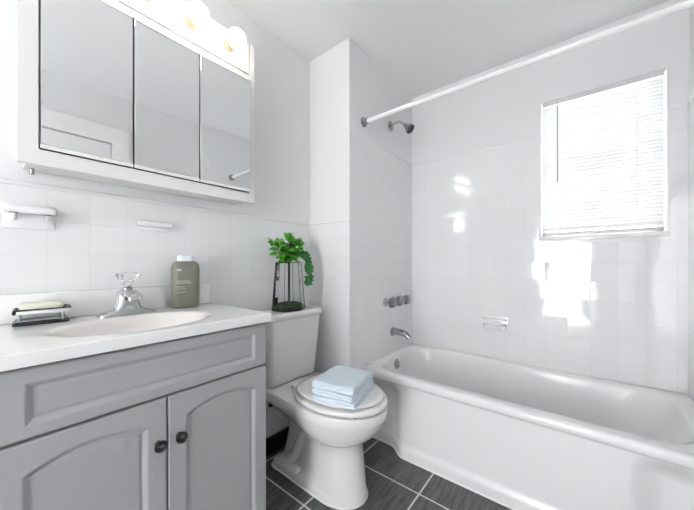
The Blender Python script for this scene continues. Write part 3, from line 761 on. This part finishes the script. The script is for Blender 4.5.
names = ('pale blue folded towel at the bottom of the stack on the toilet lid', 'pale blue folded towel in the middle of the stack on the toilet lid', 'pale blue folded towel on top of the stack on the toilet lid')
zz = 0.499
for i, (w, d, h, rz, dx, dy) in enumerate(((0.200, 0.226, 0.025, 14, 0.004, -0.004), (0.196, 0.220, 0.025, 10, 0.0, 0.0), (0.200, 0.222, 0.031, 12, 0.000, 0.001))):
    o = obj('folded_towel', towel_mesh(w, d, h, i + 1), 'towel', None, True, angle=70)
    o.location = (0.553 + dx, 1.048 + dy, zz); o.rotation_euler = (0, 0, math.radians(rz)); zz += h * 1.03 + 0.0016
    tag(o, names[i], 'towel', 'folded towels on the toilet lid')

# ------------------------------------------------------------------ potted plant in a glass terrarium vase on the tank
PX, PY, PZ = 0.107, 1.100, 0.8365
t = thing('potted_plant', 'green leafy plant in a faceted glass vase on the toilet tank', 'plant', (PX, PY, PZ))
N = 6; rb, rt, hv = 0.100, 0.078, 0.268
def hexp(r, z, ph=math.radians(8)): return [Vector((r * math.cos(ph + 2 * PI * i / N) * 0.86, r * math.sin(ph + 2 * PI * i / N), z)) for i in range(N)]
lo, hi = hexp(rb, 0.004), hexp(rt, hv)
b = BM()
for i in range(N): 
    tube(b, [lo[i], hi[i]], 0.0014, 6); tube(b, [lo[i], lo[(i + 1) % N]], 0.0024, 6); tube(b, [hi[i], hi[(i + 1) % N]], 0.0018, 6)
vs = obj('vase_frame', b, 'iron', t)
b = BM(); loft(b, [[p * 0.985 for p in lo], [Vector((p.x * 0.985, p.y * 0.985, p.z)) for p in hi]], True, False); obj('vase_glass', b, 'clear', vs)
b = BM(); rnd = random.Random(5); rs = []
for f, z in ((0.90, 0.006), (0.94, 0.012), (0.93, 0.022), (0.80, 0.034), (0.5, 0.040), (0.2, 0.040)):
    rr = hexp(rb * f, z); ring = []
    for i in range(N):
        for q in range(6):
            p = rr[i].lerp(rr[(i + 1) % N], q / 6); ring.append(p + Vector((0, 0, rnd.uniform(-0.006, 0.008) if z > 0.02 else 0)))
    rs.append(ring)
loft(b, rs); obj('moss_bed', b, 'moss', t, True, angle=80)
b = BM(); tube(b, smooth_path([(0.0, 0.002, 0.03), (0.002, 0.0, 0.12), (-0.001, 0.002, 0.20), (0.0, 0.0, 0.285), (-0.004, -0.004, 0.33)], 4), 0.0066, 8)
tube(b, smooth_path([(0.0, 0, 0.27), (0.01, -0.035, 0.305), (0.014, -0.075, 0.345), (0.012, -0.110, 0.372)], 4), 0.0022, 6)
tube(b, smooth_path([(0.0, 0, 0.27), (0.0, 0.035, 0.32), (-0.004, 0.050, 0.375)], 4), 0.0022, 6)
tube(b, smooth_path([(0.0, 0, 0.29), (0.02, -0.010, 0.33), (0.014, 0.0, 0.375)], 4), 0.0022, 6)
obj('stem', b, 'stem', t, True)
def leaf(bm, pos, direc, nrm, L, Wd, curl=0.25):
    d = Vector(direc).normalized(); nrm = Vector(nrm); nrm = (nrm - d * nrm.dot(d)).normalized(); s = d.cross(nrm)
    P = Vector(pos); rows = []
    for i in range(6):
        u = i / 5; w = Wd * math.sin(PI * (0.06 + 0.94 * u) ** 0.8) ** 0.75 * 0.5 if i < 5 else 0.0006
        c = P + d * (L * u) - nrm * (curl * L * u * u)
        rows.append([bm.verts.new(c + s * (w * k) + nrm * (0.14 * w * abs(k)) ) for k in (-1, -0.5, 0, 0.5, 1)])
    for a, c in zip(rows, rows[1:]):
        for i in range(4): bm.faces.new((a[i], a[i + 1], c[i + 1], c[i]))
b = BM(); rnd = random.Random(11)
cl = [((0.0, 0.000, 0.300), 0.045, 26), ((0.006, -0.060, 0.325), 0.040, 26), ((0.006, 0.030, 0.350), 0.040, 26), ((0.006, -0.008, 0.385), 0.034, 22), ((0.012, -0.112, 0.372), 0.012, 5), ((0.012, -0.090, 0.350), 0.016, 8), ((0.0, 0.055, 0.388), 0.020, 12), ((0.012, -0.022, 0.305), 0.035, 14)]
for c, r, k in cl:
    for _ in range(k):
        th_, ph = rnd.uniform(0, 2 * PI), math.acos(rnd.uniform(-0.5, 0.95))
        dv = Vector((math.sin(ph) * math.cos(th_), math.sin(ph) * math.sin(th_), math.cos(ph)))
        p = Vector(c) + dv * r * rnd.uniform(0.1, 0.8)
        if PX + p.x < 0.05: p.x = 0.05 - PX
        if dv.x < 0: dv.x *= 0.4
        leaf(b, p, dv + Vector((0.25, 0, 0.1)), Vector((0.5, -0.2, 1)) + Vector((rnd.uniform(-.5, .5), rnd.uniform(-.5, .5), 0)), rnd.uniform(0.034, 0.050), rnd.uniform(0.026, 0.038))
obj('leaves', b, 'leaf', t, True, angle=180)
b = BM(); vp = smooth_path([(0.0, 0.010, 0.30), (0.018, 0.055, 0.335), (0.028, 0.090, 0.325), (0.034, 0.118, 0.275), (0.036, 0.122, 0.215), (0.036, 0.118, 0.150)], 6)
tube(b, vp, 0.0015, 6)
vp2 = [p + Vector((0.012, -0.014 - 0.01 * math.sin(i * .7), -0.012)) for i, p in enumerate(vp[8:])]; tube(b, vp2, 0.0012, 6)
for path in (vp, vp2):
    for i, p in enumerate(path):
        for _ in range(4):
            dv = Vector((rnd.uniform(-0.3, 1), rnd.uniform(-1, 1), rnd.uniform(-1, 0.5)))
            leaf(b, p + dv * 0.010, dv, Vector((1, -0.4, 0.6)) + dv * 0.3, rnd.uniform(0.016, 0.024), rnd.uniform(0.013, 0.019), 0.15)
obj('trailing_vine', b, 'vine', t, True, angle=180)
